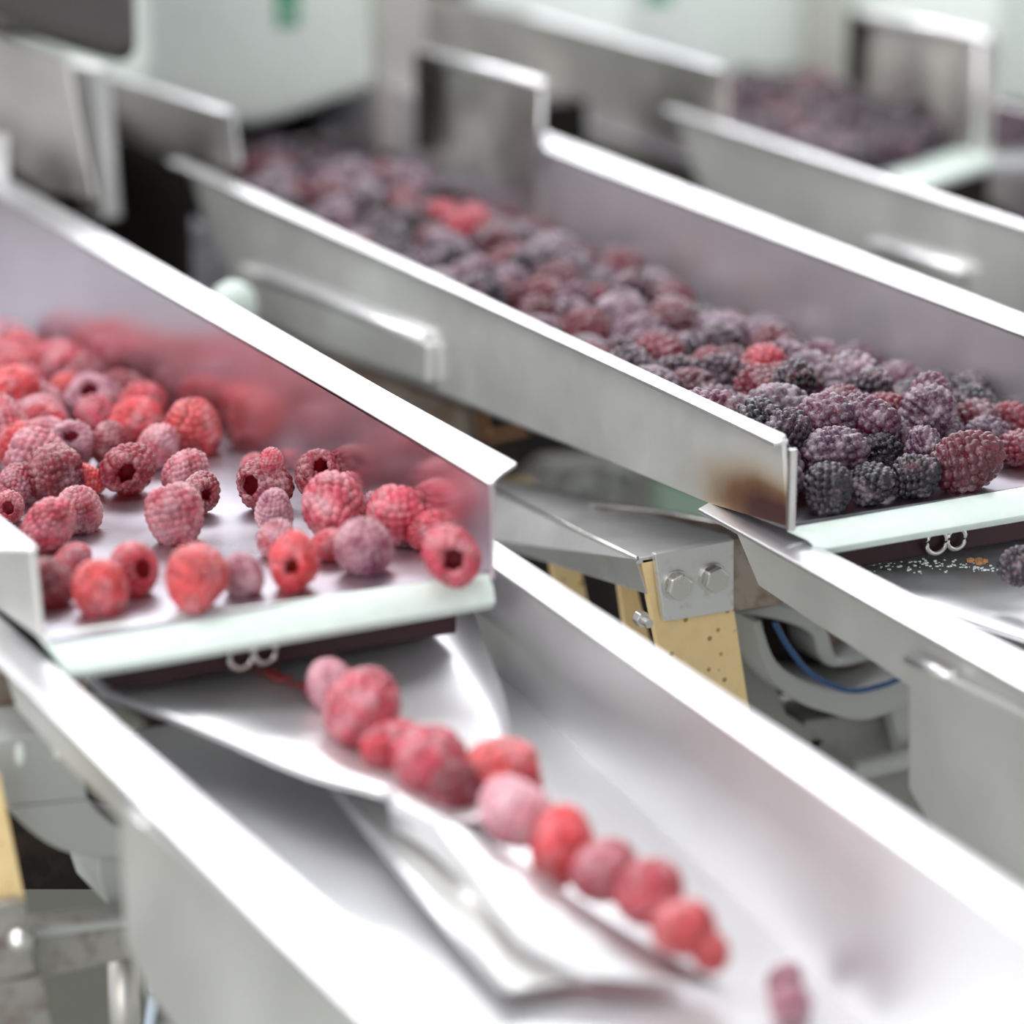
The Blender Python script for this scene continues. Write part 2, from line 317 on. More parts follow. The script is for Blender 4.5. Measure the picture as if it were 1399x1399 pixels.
def make_guide(dx, label):
    root = empty('guide_plate', PZ(480, 1000, .962)+Vector((dx, 0, 0)), label, 'guide plate', 'folded guide plates inside the chutes')
    q = lambda px, py, z: plate_pt(px, py, z, dx)
    left = smoothpath([q(140, 948, .976), q(220, 975, .975), q(300, 1006, .9735), q(380, 1040, .972), q(440, 1062, .971), q(520, 1083, .970), q(560, 1102, .9685), q(600, 1122, .967)], 4)
    crease = smoothpath([q(350, 905, .972), q(400, 935, .971), q(450, 975, .969), q(500, 1012, .9675), q(540, 1045, .966), q(580, 1075, .9655), q(610, 1098, .9655), q(640, 1122, .9645)], 4)
    right = smoothpath([q(642, 825, .976), q(655, 858, .9745), q(668, 893, .973), q(678, 920, .9715), q(688, 948, .970), q(697, 1000, .968), q(700, 1060, .966), q(700, 1112, .9635)], 4)
    rows = [[l, l.lerp(c, .5)-Vector((0, 0, .0006)), c, c.lerp(r, .4)-Vector((0, 0, .0004)), c.lerp(r, .75), r] for l, c, r in zip(left, crease, right)]
    # pull the first row back under the tray
    sheet('guide_sheet', rows, (0, 0, -.0014), 'plate', root)
    back = Vector((0, .03, .001))
    sheet('tail_sheet', [[p+back for p in rows[0]], rows[0]], (0, 0, -.0014), 'satin', root)
    tube('rolled_edge', [p+Vector((0, 0, .0002)) for p in left[:22]], .0016, 'steel', root)
    # apron: gently falling plate beside the row, its curved edge turned down onto a lower strip
    ridge = smoothpath([q(545, 1090, .9695), q(600, 1118, .9675), q(655, 1146, .964), q(740, 1195, .959), q(860, 1275, .950), q(990, 1348, .941)], 4)
    edge = smoothpath([q(530, 1090, .9690), q(578, 1124, .9650), q(628, 1176, .9610), q(676, 1240, .9560), q(722, 1290, .9510), q(806, 1334, .9450)], 4)
    n = len(edge); rows = [[r, r.lerp(e, .5)+Vector((0, 0, .0006)), e, e+Vector((.0005, 0, -.0015)), e+Vector((.001, 0, -.009+.008*k2/n))] for k2, (r, e) in enumerate(zip(ridge, edge))]
    sheet('apron', rows, (0, 0, -.0010), 'plate', root)
    st = prism('strip', [q(456, 1076, .9600), q(560, 1108, .9580), q(650, 1180, .954), q(806, 1332, .9435), q(692, 1352, .9435)], (0, 0, -.0012), 'outer', root, .0003)
    tube('strip_edge', [q(457, 1074, .9612), q(570, 1212, .9532), q(690, 1350, .9450)], .0016, 'steel', st)
    return root
chute1, dx1 = make_chute(0, 'near chute in the foreground with a line of raspberries in it')
make_guide(0, 'bent guide plate under the raspberry tray carrying the row of raspberries')
chute2, dx2 = make_chute(1, 'chute behind, below the blackberry tray, cut off by the right frame edge')
make_guide(.2605, 'dusty guide plate under the blackberry tray lip at the right edge')

# ------------------------------------------------------------ dark cross blocks under the lips, the shade there put into their colour
def under(dx, label, dark=True):
    root = empty('tray_mount', (X0+dx+.07, .99, .975), label, 'mount')
    x0 = X0+dx
    box('underlip_shade_block', (x0+.022, .974, .9775), (x0+TW-.006, 1.02, .9935), 'underlip', root, .001)
    c = PY(345, 893, .972)+Vector((dx, 0, 0))
    for s, r in ((-.004, .0042), (.0042, .0038)):
        pth = [c+Vector((s+r*math.cos(a), 0, r*math.sin(a))) for a in np.linspace(0, 2*math.pi, 20, endpoint=False)]
        tube('ring', pth, .0010, 'bolt', root, 8, True)
    return root
under(0, 'juice-stained mounting block with steel rings under the raspberry tray lip')
under(PITCHX, 'juice-stained mounting block with welded ring under the blackberry tray lip')

# ------------------------------------------------------------ centre bracket and drive between the chutes
def PD(px, py, D): return C0+ray(px, py)*D
yb = 1.036
br = empty('spring_bracket', (.59, 1.04, .94), 'angled steel bracket with two bolts between raspberry tray and right chute', 'bracket')
front = [PY(878, 760, yb), PY(1006, 735, yb), PY(1060, 828, yb), PY(905, 850, yb)]
tl = PY(870, 763, yb); tr = PY(1012, 735, yb)
b1 = PD(640, 652, 1.43); b2 = PD(740, 662, 1.42); mid = PD(905, 722, 1.315)
top = [tl, tr, mid+Vector((.004, 0, 0)), b2, b1]
prism('top_plate', top, (0, 0, -.0025), 'worn', br, .0004)
sl = [PY(868, 763, yb), PY(884, 812, yb), PD(640, 735, 1.40), b1]
prism('side_plate', sl, (.0025, .002, 0), 'worn', br, .0004)
tube('top_rim', [tl, tl.lerp(b1, .5), b1], .0009, 'bolt', br, 8)
gus = [PD(806, 689, 1.34), PD(905, 700, 1.33), PD(1000, 716, 1.31), PD(1012, 738, 1.29), PD(905, 727, 1.30), PD(860, 716, 1.32)]
gp = prism('gusset', gus, (.003, .003, -.001), 'rusty', br, .0004)
tube('gusset_rim', gus[:3], .0012, 'bolt', gp, 8)
pl = prism('bolt_plate', [PY(895, 757, yb-.004), PY(1003, 737, yb-.004), PY(1003, 834, yb-.004), PY(908, 850, yb-.004)], (0, .003, 0), 'worn', br, .0005)
prism('side_cheek', [PY(1002, 737, yb-.001), PY(1020, 733, yb-.001), PY(1050, 770, yb-.001), PY(1072, 824, yb-.001), PY(1002, 836, yb-.001)], (0, .004, 0), 'rusty', br, .0005)
def hexbolt(px, py, y, parent, r=.0050):
    c = PY(px, py, y); root = None
    bm = bmesh.new()
    hexp = [c+Vector((r*math.cos(a+.3), -.0008, r*math.sin(a+.3))) for a in [k*math.pi/3 for k in range(6)]]
    add_prism(bm, hexp, (0, -.0035, 0))
    o = finish('bolt', bm, 'bolt', parent, .0006)
    wp = [c+Vector((r*1.12*math.cos(a), 0, r*1.12*math.sin(a))) for a in [k*math.pi/12 for k in range(24)]]
    bm = bmesh.new(); add_prism(bm, wp, (0, -.001, 0)); finish('washer', bm, 'bolt', o, .0002)
hexbolt(923, 799, yb-.004, pl); hexbolt(973, 789, yb-.004, pl)
def spring(pts, y, th, label):
    o = prism('leaf_spring', [PY(*p, y) for p in pts], (0, th, 0), 'yellow', None, .0005)
    return tag(o, label, 'leaf spring', 'yellow leaf springs')
spring([(876, 764), (1000, 748), (1003, 830), (1030, 1010), (925, 1010)], yb, .0035, 'yellow fibreglass leaf spring clamped behind the two-bolt plate')
spring([(748, 740), (790, 758), (812, 860), (770, 860)], 1.13, .0035, 'yellow leaf spring seen under the bracket, left of the dark gap')
spring([(845, 790), (870, 800), (890, 880), (858, 880)], 1.08, .0035, 'short yellow spring end behind the front bolted spring')
nu = empty('nut', PY(880, 847, 1.03), 'small steel nut beside the yellow spring below the bracket', 'nut')
bm = bmesh.new(); c = PY(880, 848, 1.03); add_prism(bm, [c+Vector((.003*math.cos(a), 0, .003*math.sin(a))) for a in [k*math.pi/3 for k in range(6)]], (0, .004, 0)); finish('hexagon', bm, 'bolt', nu, .0004)
bm = bmesh.new(); add_tube(bm, [c+Vector((0, -.004, 0)), c], .0016); finish('thread', bm, 'bolt', nu, 0)

dr = empty('drive_casting', (.66, 1.06, .90), 'curved grey drive casting with blue cable beneath the right chute', 'machine casting')
yd = 1.07
prism('bracket_leg', [PY(990, 840, yd), PY(1042, 845, yd), PY(1048, 905, yd), PY(1075, 975, yd), PY(1180, 1040, yd), PY(1180, 1120, yd), PY(1010, 1060, yd)], (0, .03, 0), 'cast', dr, .001)
bm = bmesh.new(); c = PY(1009, 857, yd-.001); add_prism(bm, [c+Vector((.0030*math.cos(a), 0, .0052*math.sin(a))) for a in [k*math.pi/10 for k in range(20)]], (0, .004, 0)); finish('plug', bm, 'castlight', dr, .0003, True)
def arc_band(name, inner, outer, y, th, mat, parent, bev=.0008):
    a = smoothpath([PY(*p, y) for p in inner], 5); b = smoothpath([PY(*p, y) for p in outer], 5)
    rows = [[p, q] for p, q in zip(a, b)]
    return sheet(name, rows, (0, th, 0), mat, parent, bev)
arc_band('curved_shell', [(1040, 848), (1062, 905), (1110, 935), (1175, 945), (1222, 932), (1262, 900)], [(1030, 850), (1048, 915), (1085, 955), (1130, 974), (1190, 983), (1275, 945)], yd-.02, .05, 'castlight', dr)
arc_band('inner_arm', [(1005, 838), (1065, 848), (1108, 866), (1118, 895), (1140, 912), (1200, 900)], [(1060, 826), (1100, 836), (1128, 858), (1140, 892), (1152, 903), (1200, 880)], yd-.012, .02, 'castlight', dr)
prism('dark_hollow', [PY(1040, 845, yd+.012), PY(1230, 830, yd+.012), PY(1290, 900, yd+.012), PY(1180, 975, yd+.012), PY(1060, 930, yd+.012)], (0, .004, 0), 'dark', dr, 0)  # dark plate standing in for the shade inside the casting
prism('rusty_core', [PY(1125, 850, yd+.002), PY(1200, 860, yd+.002), PY(1240, 900, yd+.002), PY(1155, 915, yd+.002), PY(1132, 890, yd+.002)], (0, .008, 0), 'rusty', dr, .001)
prism('foot_block', [PY(1100, 985, yd), PY(1222, 968, yd), PY(1236, 1030, yd), PY(1240, 1110, yd), PY(1120, 1110, yd)], (0, .03, 0), 'cast', dr, .001)
prism('side_lug', [PY(1215, 960, yd-.01), PY(1256, 935, yd-.01), PY(1290, 1045, yd-.01), PY(1236, 1045, yd-.01)], (0, .008, 0), 'castlight', dr, .001)
tube('rod', [PY(1170, 1052, yd-.015), PY(1300, 1022, yd-.015)], .0042, 'castlight', dr)
prism('lower_rail', [PY(1120, 1068, yd+.01), PY(1320, 1040, yd+.01), PY(1320, 1200, yd+.01), PY(1120, 1200, yd+.01)], (0, .02, 0), 'cast', dr, .001)
ca = tube('cable', smoothpath([PY(1058, 850, yd-.024), PY(1078, 885, yd-.024), PY(1110, 922, yd-.024), PY(1160, 943, yd-.024), PY(1205, 936, yd-.024), PY(1232, 925, yd-.024)], 6), .0011, 'cable', dr)

# ------------------------------------------------------------ left drive under the near chute
dl = empty('drive_casting', (.28, 1.02, .88), 'curved grey drive casting at the lower left, beneath the near chute', 'machine casting')
yl = .985
prism('upper_plate', [PY(-20, 1014, yl), PY(106, 995, yl), PY(112, 1058, yl), PY(122, 1092, yl), PY(14, 1103, yl), PY(-20, 1105, yl)], (0, .03, 0), 'castlight', dl, .001)
prism('rusty_plate', [PY(-30, 880, yl+.03), PY(120, 930, yl+.03), PY(120, 1010, yl+.03), PY(-30, 1025, yl+.03)], (0, .004, 0), 'rusty', dl, .001)
for px, py in ((28, 1031), (79, 1022)):
    bm = bmesh.new(); c = PY(px, py, yl-.0005); add_prism(bm, [c+Vector((.0015*math.cos(a), 0, .0038*math.sin(a))) for a in [k*math.pi/10 for k in range(20)]], (0, .003, 0)); finish('hole_plug', bm, 'hopper', dl, .0002, True)
arc_band('curved_shell', [(121, 1092), (135, 1110), (160, 1130), (185, 1142), (240, 1150)], [(14, 1104), (35, 1130), (80, 1160), (135, 1172), (240, 1172)], yl, .03, 'castlight', dl)
prism('lower_block', [PY(133, 1168, yl+.006), PY(240, 1160, yl+.006), PY(240, 1240, yl+.006), PY(148, 1238, yl+.006), PY(135, 1200, yl+.006)], (0, .03, 0), 'castlight', dl, .001)
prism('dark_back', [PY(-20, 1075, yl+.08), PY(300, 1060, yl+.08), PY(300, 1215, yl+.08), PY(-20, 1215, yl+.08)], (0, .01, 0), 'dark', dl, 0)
cb = empty('cross_bar', PY(100, 1290, yl), 'grimy steel cross bar with a bolt at the lower left corner', 'bar')
prism('bar_beam', [PY(40, 1268, yl-.012), PY(230, 1243, yl-.012), PY(230, 1300, yl-.012), PY(48, 1340, yl-.012)], (0, .012, 0), 'grimy', cb, .0012)
prism('ridge', [PY(45, 1258, yl-.004), PY(115, 1255, yl-.004), PY(118, 1246, yl-.004), PY(230, 1238, yl-.004), PY(230, 1250, yl-.016), PY(46, 1275, yl-.016)], (0, 0, -.002), 'castlight', cb, .0005)
prism('end_plate', [PY(-30, 1240, yl-.02), PY(35, 1232, yl-.02), PY(50, 1330, yl-.02), PY(-30, 1352, yl-.02)], (0, .006, 0), 'grimy', cb, .001)
prism('lower_plate', [PY(-30, 1350, yl-.022), PY(60, 1335, yl-.022), PY(78, 1440, yl-.022), PY(-30, 1440, yl-.022)], (0, .008, 0), 'grimy', cb, .001)
bm = bmesh.new(); bmesh.ops.create_icosphere(bm, subdivisions=3, radius=.0042); bmesh.ops.translate(bm, verts=bm.verts, vec=PY(27, 1285, yl-.024)); finish('bolt', bm, 'bolt', cb, 0, True)
o = prism('leaf_spring', [PY(-20, 1040, yl-.012), PY(0, 1058, yl-.012), PY(36, 1236, yl-.012), PY(-20, 1240, yl-.012)], (0, .004, 0), 'yellow', None, .0005)
tag(o, 'yellow leaf spring at the left frame edge, lower left corner', 'leaf spring', 'yellow leaf springs')
o = tube('support_post', [PY(168, 1300, yl+.01), PY(172, 1480, yl+.01)], .0052, 'beige'); tag(o, 'thin vertical steel post under the grimy cross bar', 'post')
o = tube('cable', smoothpath([PY(199, 1300, yl-.01), PY(207, 1340, yl-.01), PY(208, 1375, yl-.01), PY(196, 1450, yl-.01)], 6), .0018, 'palecable'); tag(o, 'pale blue cable hanging behind the chute at bottom left', 'cable')
# added beam giving the lower left floor its dimmer grey green tone
o = box('floor_cover_beam', (.05, 1.35, .42), (.50, 1.40, .815), plain('grey_green_floor_tone', (.15, .155, .13), .6)); tag(o, 'grey green machine beam blurred behind the lower left drive', 'beam')

# ------------------------------------------------------------ behind and under the middle tray
un = empty('under_frame', (.60, 1.45, .85), 'dark machine frame under the middle tray, with grey hooked casting', 'machine frame')
box('frame_shade_panel', (.20, 1.58, .55), (1.05, 1.60, .93), 'dark', un, 0)  # dark panels put in to paint the shade in the gaps
box('gap_shade_panel', (.500, 1.58, .93), (.583, 1.60, 1.02), 'dark', un, 0)
box('gap_shade_panel', (.762, 1.58, .93), (.838, 1.60, 1.02), 'dark', un, 0)
gb = prism('casting_block', [PY(735, 660, 1.40), PY(760, 636, 1.40), PY(872, 632, 1.40), PY(925, 668, 1.40), PY(960, 720, 1.40), PY(720, 720, 1.40)], (0, .02, 0), 'cast', un, .001)
for cx, cy in ((797, 672), (850, 655)):
    c = PY(cx, cy, 1.396)
    pth = [c+Vector((.0072*math.cos(a), 0, .0062*math.sin(a))) for a in np.linspace(.2, 4.6, 16)]
    tube('hook', pth, .0022, 'castlight', un, 8)
prism('ledge', [PY(640, 530, 1.42), PY(700, 560, 1.42), PY(718, 592, 1.42), PY(662, 600, 1.42), PY(655, 560, 1.42)], (0, .01, 0), 'dark', un, .001)
tube('brass_edge', [PY(655, 548, 1.41), PY(664, 598, 1.41), PY(722, 585, 1.41)], .0014, 'husk', un, 8)
prism('grey_rail', [PY(330, 440, 1.46), PY(640, 560, 1.46), PY(650, 610, 1.46), PY(330, 490, 1.46)], (0, .01, 0), 'rusty', un, .001)
o = prism('green_cover', [PY(905, 660, 1.36), PY(1000, 690, 1.36), PY(1000, 740, 1.36), PY(905, 740, 1.36)], (0, .01, 0), plain('pale_green_cover', (.30, .42, .33), .5), None, .001); tag(o, 'pale green cover glimpsed below the brown-stained tray corner', 'cover')
prism('spring_end', [PY(672, 664, 1.30), PY(732, 658, 1.30), PY(732, 670, 1.30), PY(672, 700, 1.30)], (0, .01, 0), 'yellow', br, .0005)
bm = bmesh.new(); c = PX(318, 412, .55)
bmesh.ops.create_uvsphere(bm, u_segments=24, v_segments=12, radius=.011); bmesh.ops.scale(bm, verts=bm.verts, vec=(1.0, .8, 1.0)); bmesh.ops.translate(bm, verts=bm.verts, vec=c-Vector((0, 0, .002)))
add_tube(bm, [c-Vector((0, 0, .03)), c], .008, 16)
o = finish('round_cap', bm, 'lip', None, 0, True); tag(o, 'white rounded cap in the dark gap behind the raspberry tray flange', 'cap')

# ------------------------------------------------------------ hoppers at the rear
def hopper(pts, y, depth, sticker, label, strokes, throat_shade):
    root = empty('hopper', PY(*pts[0], y), label, 'hopper', 'milky white feed hoppers')
    prism('hopper_body', [PY(*p, y) for p in pts], (0, depth, 0), 'hopper', root, .006)
    st = prism('green_label', [PY(*p, y-.0006) for p in sticker], (0, .0005, 0), 'green', root, 0)
    for s in strokes: prism('print', [PY(*p, y-.0012) for p in s], (0, .0005, 0), 'white', st, 0)
    prism('throat_shade', [PY(*p, y+.08) for p in throat_shade], (0, .004, 0), 'dark', root, 0)  # dark sheet painting the shade under the hopper
    return root
hopper([(196, -120), (518, -120), (514, 122), (440, 146), (395, 162), (350, 173), (325, 172), (196, 130)], 1.62, .2, [(375, -60), (409, -60), (409, 36), (377, 36)], 'white hopper with green label above the middle tray', [[(386, 4), (402, 4), (402, 9), (386, 9)], [(386, 4), (390, 4), (390, 20), (386, 20)], [(394, 14), (404, 14), (404, 18), (394, 18)], [(386, 24), (401, 24), (401, 27), (386, 27)]], [(300, 140), (520, 100), (520, 178), (300, 204)])
hopper([(846, -120), (1120, -120), (1118, 92), (1060, 104), (1015, 112), (985, 112), (846, 70)], 1.74, .2, [(882, -50), (916, -50), (916, 4), (882, 4)], 'white hopper above the far right tray, its green label cut off by top edge', [], [(990, 90), (1165, 80), (1165, 112), (1000, 150)])
o = prism('hopper', [PY(1360, -100, 1.60), PY(1460, -100, 1.60), PY(1460, 150, 1.60), PY(1360, 138, 1.60)], (0, .15, 0), 'hopper', None, .003); tag(o, 'cream white hopper edge in the top right corner', 'hopper', 'milky white feed hoppers')
# steel side panels of the hoppers
def panel(name, pts, x, label, mat='beige', rim=None, th=.0016, group='steel guards around the hoppers'):
    root = empty(name, PX(*pts[0], x), label, 'guard', group)
    prism('guard_sheet', [PX(*p, x) for p in pts], (th, 0, 0), mat, root, .0004)
    if rim:
        a, b2 = PX(*rim[0], x), PX(*rim[1], x)
        prism('top_rim', [a, b2, b2+Vector((-.006, 0, 0)), a+Vector((-.006, 0, 0))], (0, 0, -.0015), 'steel', root, .0003)
    return root
XP = .5975
p = panel('steel_guard', [(100, 84), (316, 153), (326, 225), (300, 245), (286, 306), (132, 252)], XP, 'steel hopper side panel left of the middle tray, in front of white hopper', 'beige', ((98, 80), (318, 151)))
prism('end_edge', [PX(306, 150, XP-.001), PX(317, 153, XP-.001), PX(328, 226, XP-.001), PX(320, 226, XP-.001)], (.001, 0, 0), 'steel', p, .0003)
panel('steel_guard', [(-40, 35), (90, 82), (128, 272), (60, 262), (-40, 190)], .52, 'beige steel panel at the left edge above the raspberry tray', 'beige')
o = prism('support_post', [PX(88, 84, .555), PX(122, 94, .555), (PX(140, 300, .555)), PX(112, 300, .555)], (.01, 0, 0), 'worn', None, .001); tag(o, 'dark narrow upright between the two steel panels at upper left', 'post')
o = prism('motor_housing', [PY(-60, -120, 1.48), PY(190, -120, 1.48), PY(194, 60, 1.48), PY(192, 94, 1.48), PY(150, 84, 1.48), PY(-60, 20, 1.48)], (0, .12, 0), steel('dark_satin_steel', (.16, .155, .15), .3, .45), None, .012); tag(o, 'dark grey rounded housing in the top left corner', 'motor housing')
panel('steel_guard', [(-20, 180), (9, 184), (6, 430), (-20, 430)], .49, 'dark narrow panel end at the left frame edge beside raspberry tray', 'worn')
o = prism('steel_column', [PY(515, -100, 1.60), PY(588, -100, 1.60), PY(580, 200, 1.60), PY(517, 215, 1.60)], (0, .01, 0), 'beige', None, .002); tag(o, 'beige steel column right of the white hopper with green label', 'column')
XR = .733
p = panel('steel_guard', [(574, 72), (744, 118), (735, 200), (722, 262), (574, 215)], XR, 'tall steel panel standing inside the middle tray beside its far wall', 'beige', None)
a, b2 = PX(578, 74, XR), PX(746, 116, XR)
tube('top_rim', [a, b2], .003, 'steel', p)
tube('end_edge', [PX(742, 118, XR), PX(738, 200, XR), PX(724, 285, XR)], .0012, 'steel', p, 8)
o = prism('support_post', [PX(566, 70, XR-.006), PX(586, 74, XR-.006), PX(582, 205, XR-.006), PX(568, 205, XR-.006)], (.003, 0, 0), 'dark', None, .0006); tag(o, 'dark thin upright at the left end of the panel inside the middle tray', 'post')
o = prism('support_post', [PX(719, 205, XR+.003), PX(738, 172, XR+.003), PX(738, 300, XR+.003), PX(719, 300, XR+.003)], (.003, 0, 0), 'worn', None, .0006); tag(o, 'thin steel upright in the gap where the middle tray flange starts', 'post')
XQ = .862
panel('steel_guard', [(540, -20), (735, 22), (988, 93), (992, 160), (940, 240), (905, 235), (745, 175), (540, 120)], XQ, 'long grey steel panel behind the middle tray, left of the far hopper', 'beige', ((735, 20), (990, 91)))
o = prism('steel_column', [PY(1110, -100, 1.72), PY(1168, -100, 1.72), PY(1162, 140, 1.72), PY(1105, 120, 1.72)], (0, .01, 0), 'beige', None, .002); tag(o, 'grey steel column right of the far hopper', 'column')
XS = .995
p = panel('steel_guard', [(1170, 20), (1352, 50), (1338, 215), (1165, 150)], XS, 'square steel panel at the far tray with bright top edge', 'beige')
tube('top_rim', [PX(1178, 22, XS), PX(1354, 52, XS)], .0032, 'steel', p)
tube('end_edge', [PX(1340, 52, XS), PX(1333, 212, XS)], .0018, 'steel', p, 8)
o = prism('support_post', [PX(1158, 18, XS-.004), PX(1178, 22, XS-.004), PX(1172, 165, XS-.004), PX(1156, 160, XS-.004)], (.003, 0, 0), 'dark', None, .0006); tag(o, 'dark thin upright left of the square panel at the far tray', 'post')
o = prism('support_post', [PX(1350, 55, XS+.004), PX(1362, 57, XS+.004), PX(1358, 240, XS+.004), PX(1346, 235, XS+.004)], (.003, 0, 0), 'worn', None, .0006); tag(o, 'thin steel upright right of the square panel at the far tray', 'post')
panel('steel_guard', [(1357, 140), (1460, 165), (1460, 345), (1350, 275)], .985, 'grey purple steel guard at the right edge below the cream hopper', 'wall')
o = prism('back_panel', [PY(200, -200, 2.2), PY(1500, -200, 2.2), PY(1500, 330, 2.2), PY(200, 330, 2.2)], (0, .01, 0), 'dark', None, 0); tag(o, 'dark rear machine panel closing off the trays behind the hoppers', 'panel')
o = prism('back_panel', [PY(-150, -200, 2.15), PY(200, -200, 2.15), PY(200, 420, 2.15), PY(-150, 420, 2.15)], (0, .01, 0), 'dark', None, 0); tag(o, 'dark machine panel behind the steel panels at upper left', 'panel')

# ------------------------------------------------------------ berries
def berry_mesh(name, seed, kind):
    """one closed surface: solid with drupelets; kind 'hollow' (raspberry cup), 'black' (solid)"""
    r = np.random.default_rng(seed)
    if kind == 'rasp':
        asp = r.uniform(.98, 1.22); prof = []
        for a in np.linspace(-math.pi/2, .95, 46): prof.append((abs(math.cos(a))**.85*(1+.10*math.sin(a)), math.sin(a)*asp))
        x0, z0 = prof[-1]; rim_r = (x0-.36)/2; cx = .36+rim_r
        for a in np.linspace(0.15, math.pi, 14): prof.append((cx+rim_r*math.cos(a), z0+rim_r*.7*math.sin(a)))
        for q in np.linspace(.08, 1, 14): prof.append((.36*math.sqrt(max(0, 1-q**3)), z0-q*1.0))
        sp, rad, hh = .31, .19, .20
    else:
        asp = r.uniform(1.05, 1.3); prof = []
        for a in np.linspace(-math.pi/2, math.pi/2, 60): prof.append((abs(math.cos(a))**.92*(1-.05*math.sin(a)), math.sin(a)*asp))
        sp, rad, hh = .40, .236, .34
    prof = np.array(prof); prof[0, 0] = 0
    seglen = np.r_[0, np.cumsum(np.hypot(*np.diff(prof, axis=0).T))]
    # drupelets in staggered rings along the outside
    lim = seglen[-1] if kind != 'rasp' else seglen[61]
    cs = []; s = sp*.2; k = 0
    while s < lim:
        rr = np.interp(s, seglen, prof[:, 0]); zz = np.interp(s, seglen, prof[:, 1])
        n = max(1, int(round(2*math.pi*rr/sp))); ph = (k % 2)*math.pi/n + k*.13
        for j in range(n):
            a = ph+2*math.pi*j/n+r.normal(0, .07)/max(rr, .3)*.5
            cs.append((rr*math.cos(a), rr*math.sin(a), zz+r.normal(0, .02), r.uniform(.86, 1.16), r.uniform(0, 1)))
        s += sp*.86; k += 1
    cs = np.array(cs)
    # resample profile evenly
    NS, NP = 118, 124
    ss = np.linspace(0, seglen[-1], NS); pr = np.interp(ss, seglen, prof[:, 0]); pz = np.interp(ss, seglen, prof[:, 1])
    tr = np.gradient(pr); tz = np.gradient(pz); ln = np.hypot(tr, tz); nr, nz = tz/ln, -tr/ln
    ph = np.linspace(0, 2*math.pi, NP, endpoint=False)
    lump = [r.uniform(-.10, .10) for _ in range(3)]
    P = np.stack([np.outer(pr, np.cos(ph)), np.outer(pr, np.sin(ph)), np.outer(pz, np.ones(NP))], -1).reshape(-1, 3)
    N = np.stack([np.outer(nr, np.cos(ph)), np.outer(nr, np.sin(ph)), np.outer(nz, np.ones(NP))], -1).reshape(-1, 3)
    D = np.linalg.norm(P[:, None, :]-cs[None, :, :3], axis=2)/cs[None, :, 3]
    idx = D.argmin(1); d = D[np.arange(len(P)), idx]
    h = np.sqrt(np.clip(1-(d/rad)**2*.97, 0, 1))
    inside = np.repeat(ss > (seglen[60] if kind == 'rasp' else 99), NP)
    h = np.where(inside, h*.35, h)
    lf = sum(np.sin(P @ r.normal(0, 1.5, 3)+r.uniform(0, 6))*r.uniform(.03, .07) for _ in range(3))
    P = P+N*((h-.6)*hh+lf*np.where(inside, .2, 1))[:, None]
    P[:, 0] *= 1+lump[0]; P[:, 1] *= 1-lump[0]; P[:, 0] += lump[1]*P[:, 2]; P[:, 2] += lump[2]*P[:, 0]
    tone = cs[idx, 4]
    verts = P.tolist(); faces = []
    for i in range(NS-1):
        for j in range(NP): j2 = (j+1) % NP; faces.append((i*NP+j, i*NP+j2, (i+1)*NP+j2, (i+1)*NP+j))
    faces.append(tuple(range(NP))[::-1]); faces.append(tuple((NS-1)*NP+j for j in range(NP)))
    me = bpy.data.meshes.new(name); me.from_pydata(verts, [], faces); me.update()
    me.polygons.foreach_set('use_smooth', [True]*len(me.polygons))
    deep = np.repeat(ss > (seglen[62] if kind == 'rasp' else 99), NP)  # inside of the cup darkened in colour, painting the shade of its hollow
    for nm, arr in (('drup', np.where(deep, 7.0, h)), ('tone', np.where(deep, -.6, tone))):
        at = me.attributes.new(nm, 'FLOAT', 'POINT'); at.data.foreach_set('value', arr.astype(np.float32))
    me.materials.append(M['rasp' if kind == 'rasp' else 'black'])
    return me
RM = [berry_mesh('raspberry', 100+i, 'rasp') for i in range(7)]
BM = [berry_mesh('blackberry', 200+i, 'black') for i in range(6)]
proto = {}
TONES = {  # name: (colour, frost)
'bright red': ((.60, .030, .035), -.26), 'coral red': ((.54, .045, .045), -.10), 'red': ((.44, .022, .035), -.10),
    'frosted pink': ((.34, .03, .05), .16), 'pale pink': ((.50, .10, .13), .34), 'dusky maroon': ((.16, .010, .018), .02),
    'maroon': ((.20, .010, .02), -.08), 'dusky purple': ((.20, .03, .07), .20), 'pinkish': ((.44, .035, .055), .06)}
BT = {'black': ((.007, .005, .009), -.22), 'purple black': ((.018, .006, .015), -.12), 'frosted': ((.03, .015, .03), .26),
      'reddish': ((.12, .008, .018), -.06), 'dusty mauve': ((.055, .015, .035), .16), 'brown red': ((.07, .012, .02), .06), 'bright red': ((.38, .015, .03), -.2)}
tocam = (-fw)
def place(kind, c, r, tone, axis, label, group, seed=0, squash=1.0):
    lib = RM if kind == 'raspberry' else BM
    me = lib[seed % len(lib)]
    if me.name not in proto:
        o = bpy.data.objects.new(kind, me); proto[me.name] = o
    else: o = proto[me.name].copy()
    o.name = kind
    COL.objects.link(o)
    q = Vector(axis).normalized().to_track_quat('Z', 'Y') @ Quaternion((0, 0, 1), (seed*2.399) % 6.28)
    o.rotation_mode = 'QUATERNION'; o.rotation_quaternion = q; o.scale = (r, r, r*squash); o.location = c
    col, fr = (TONES if kind == 'raspberry' else BT)[tone]
    j = .88+.24*((seed*.618) % 1)
    j *= .84; o.color = (col[0]*j, col[1]*j*1.05, col[2]*j*1.2, fr-(.07 if kind == 'blackberry' else 0)+.10*(((seed*.37) % 1)-.5))
    return tag(o, label, 'berry', group)
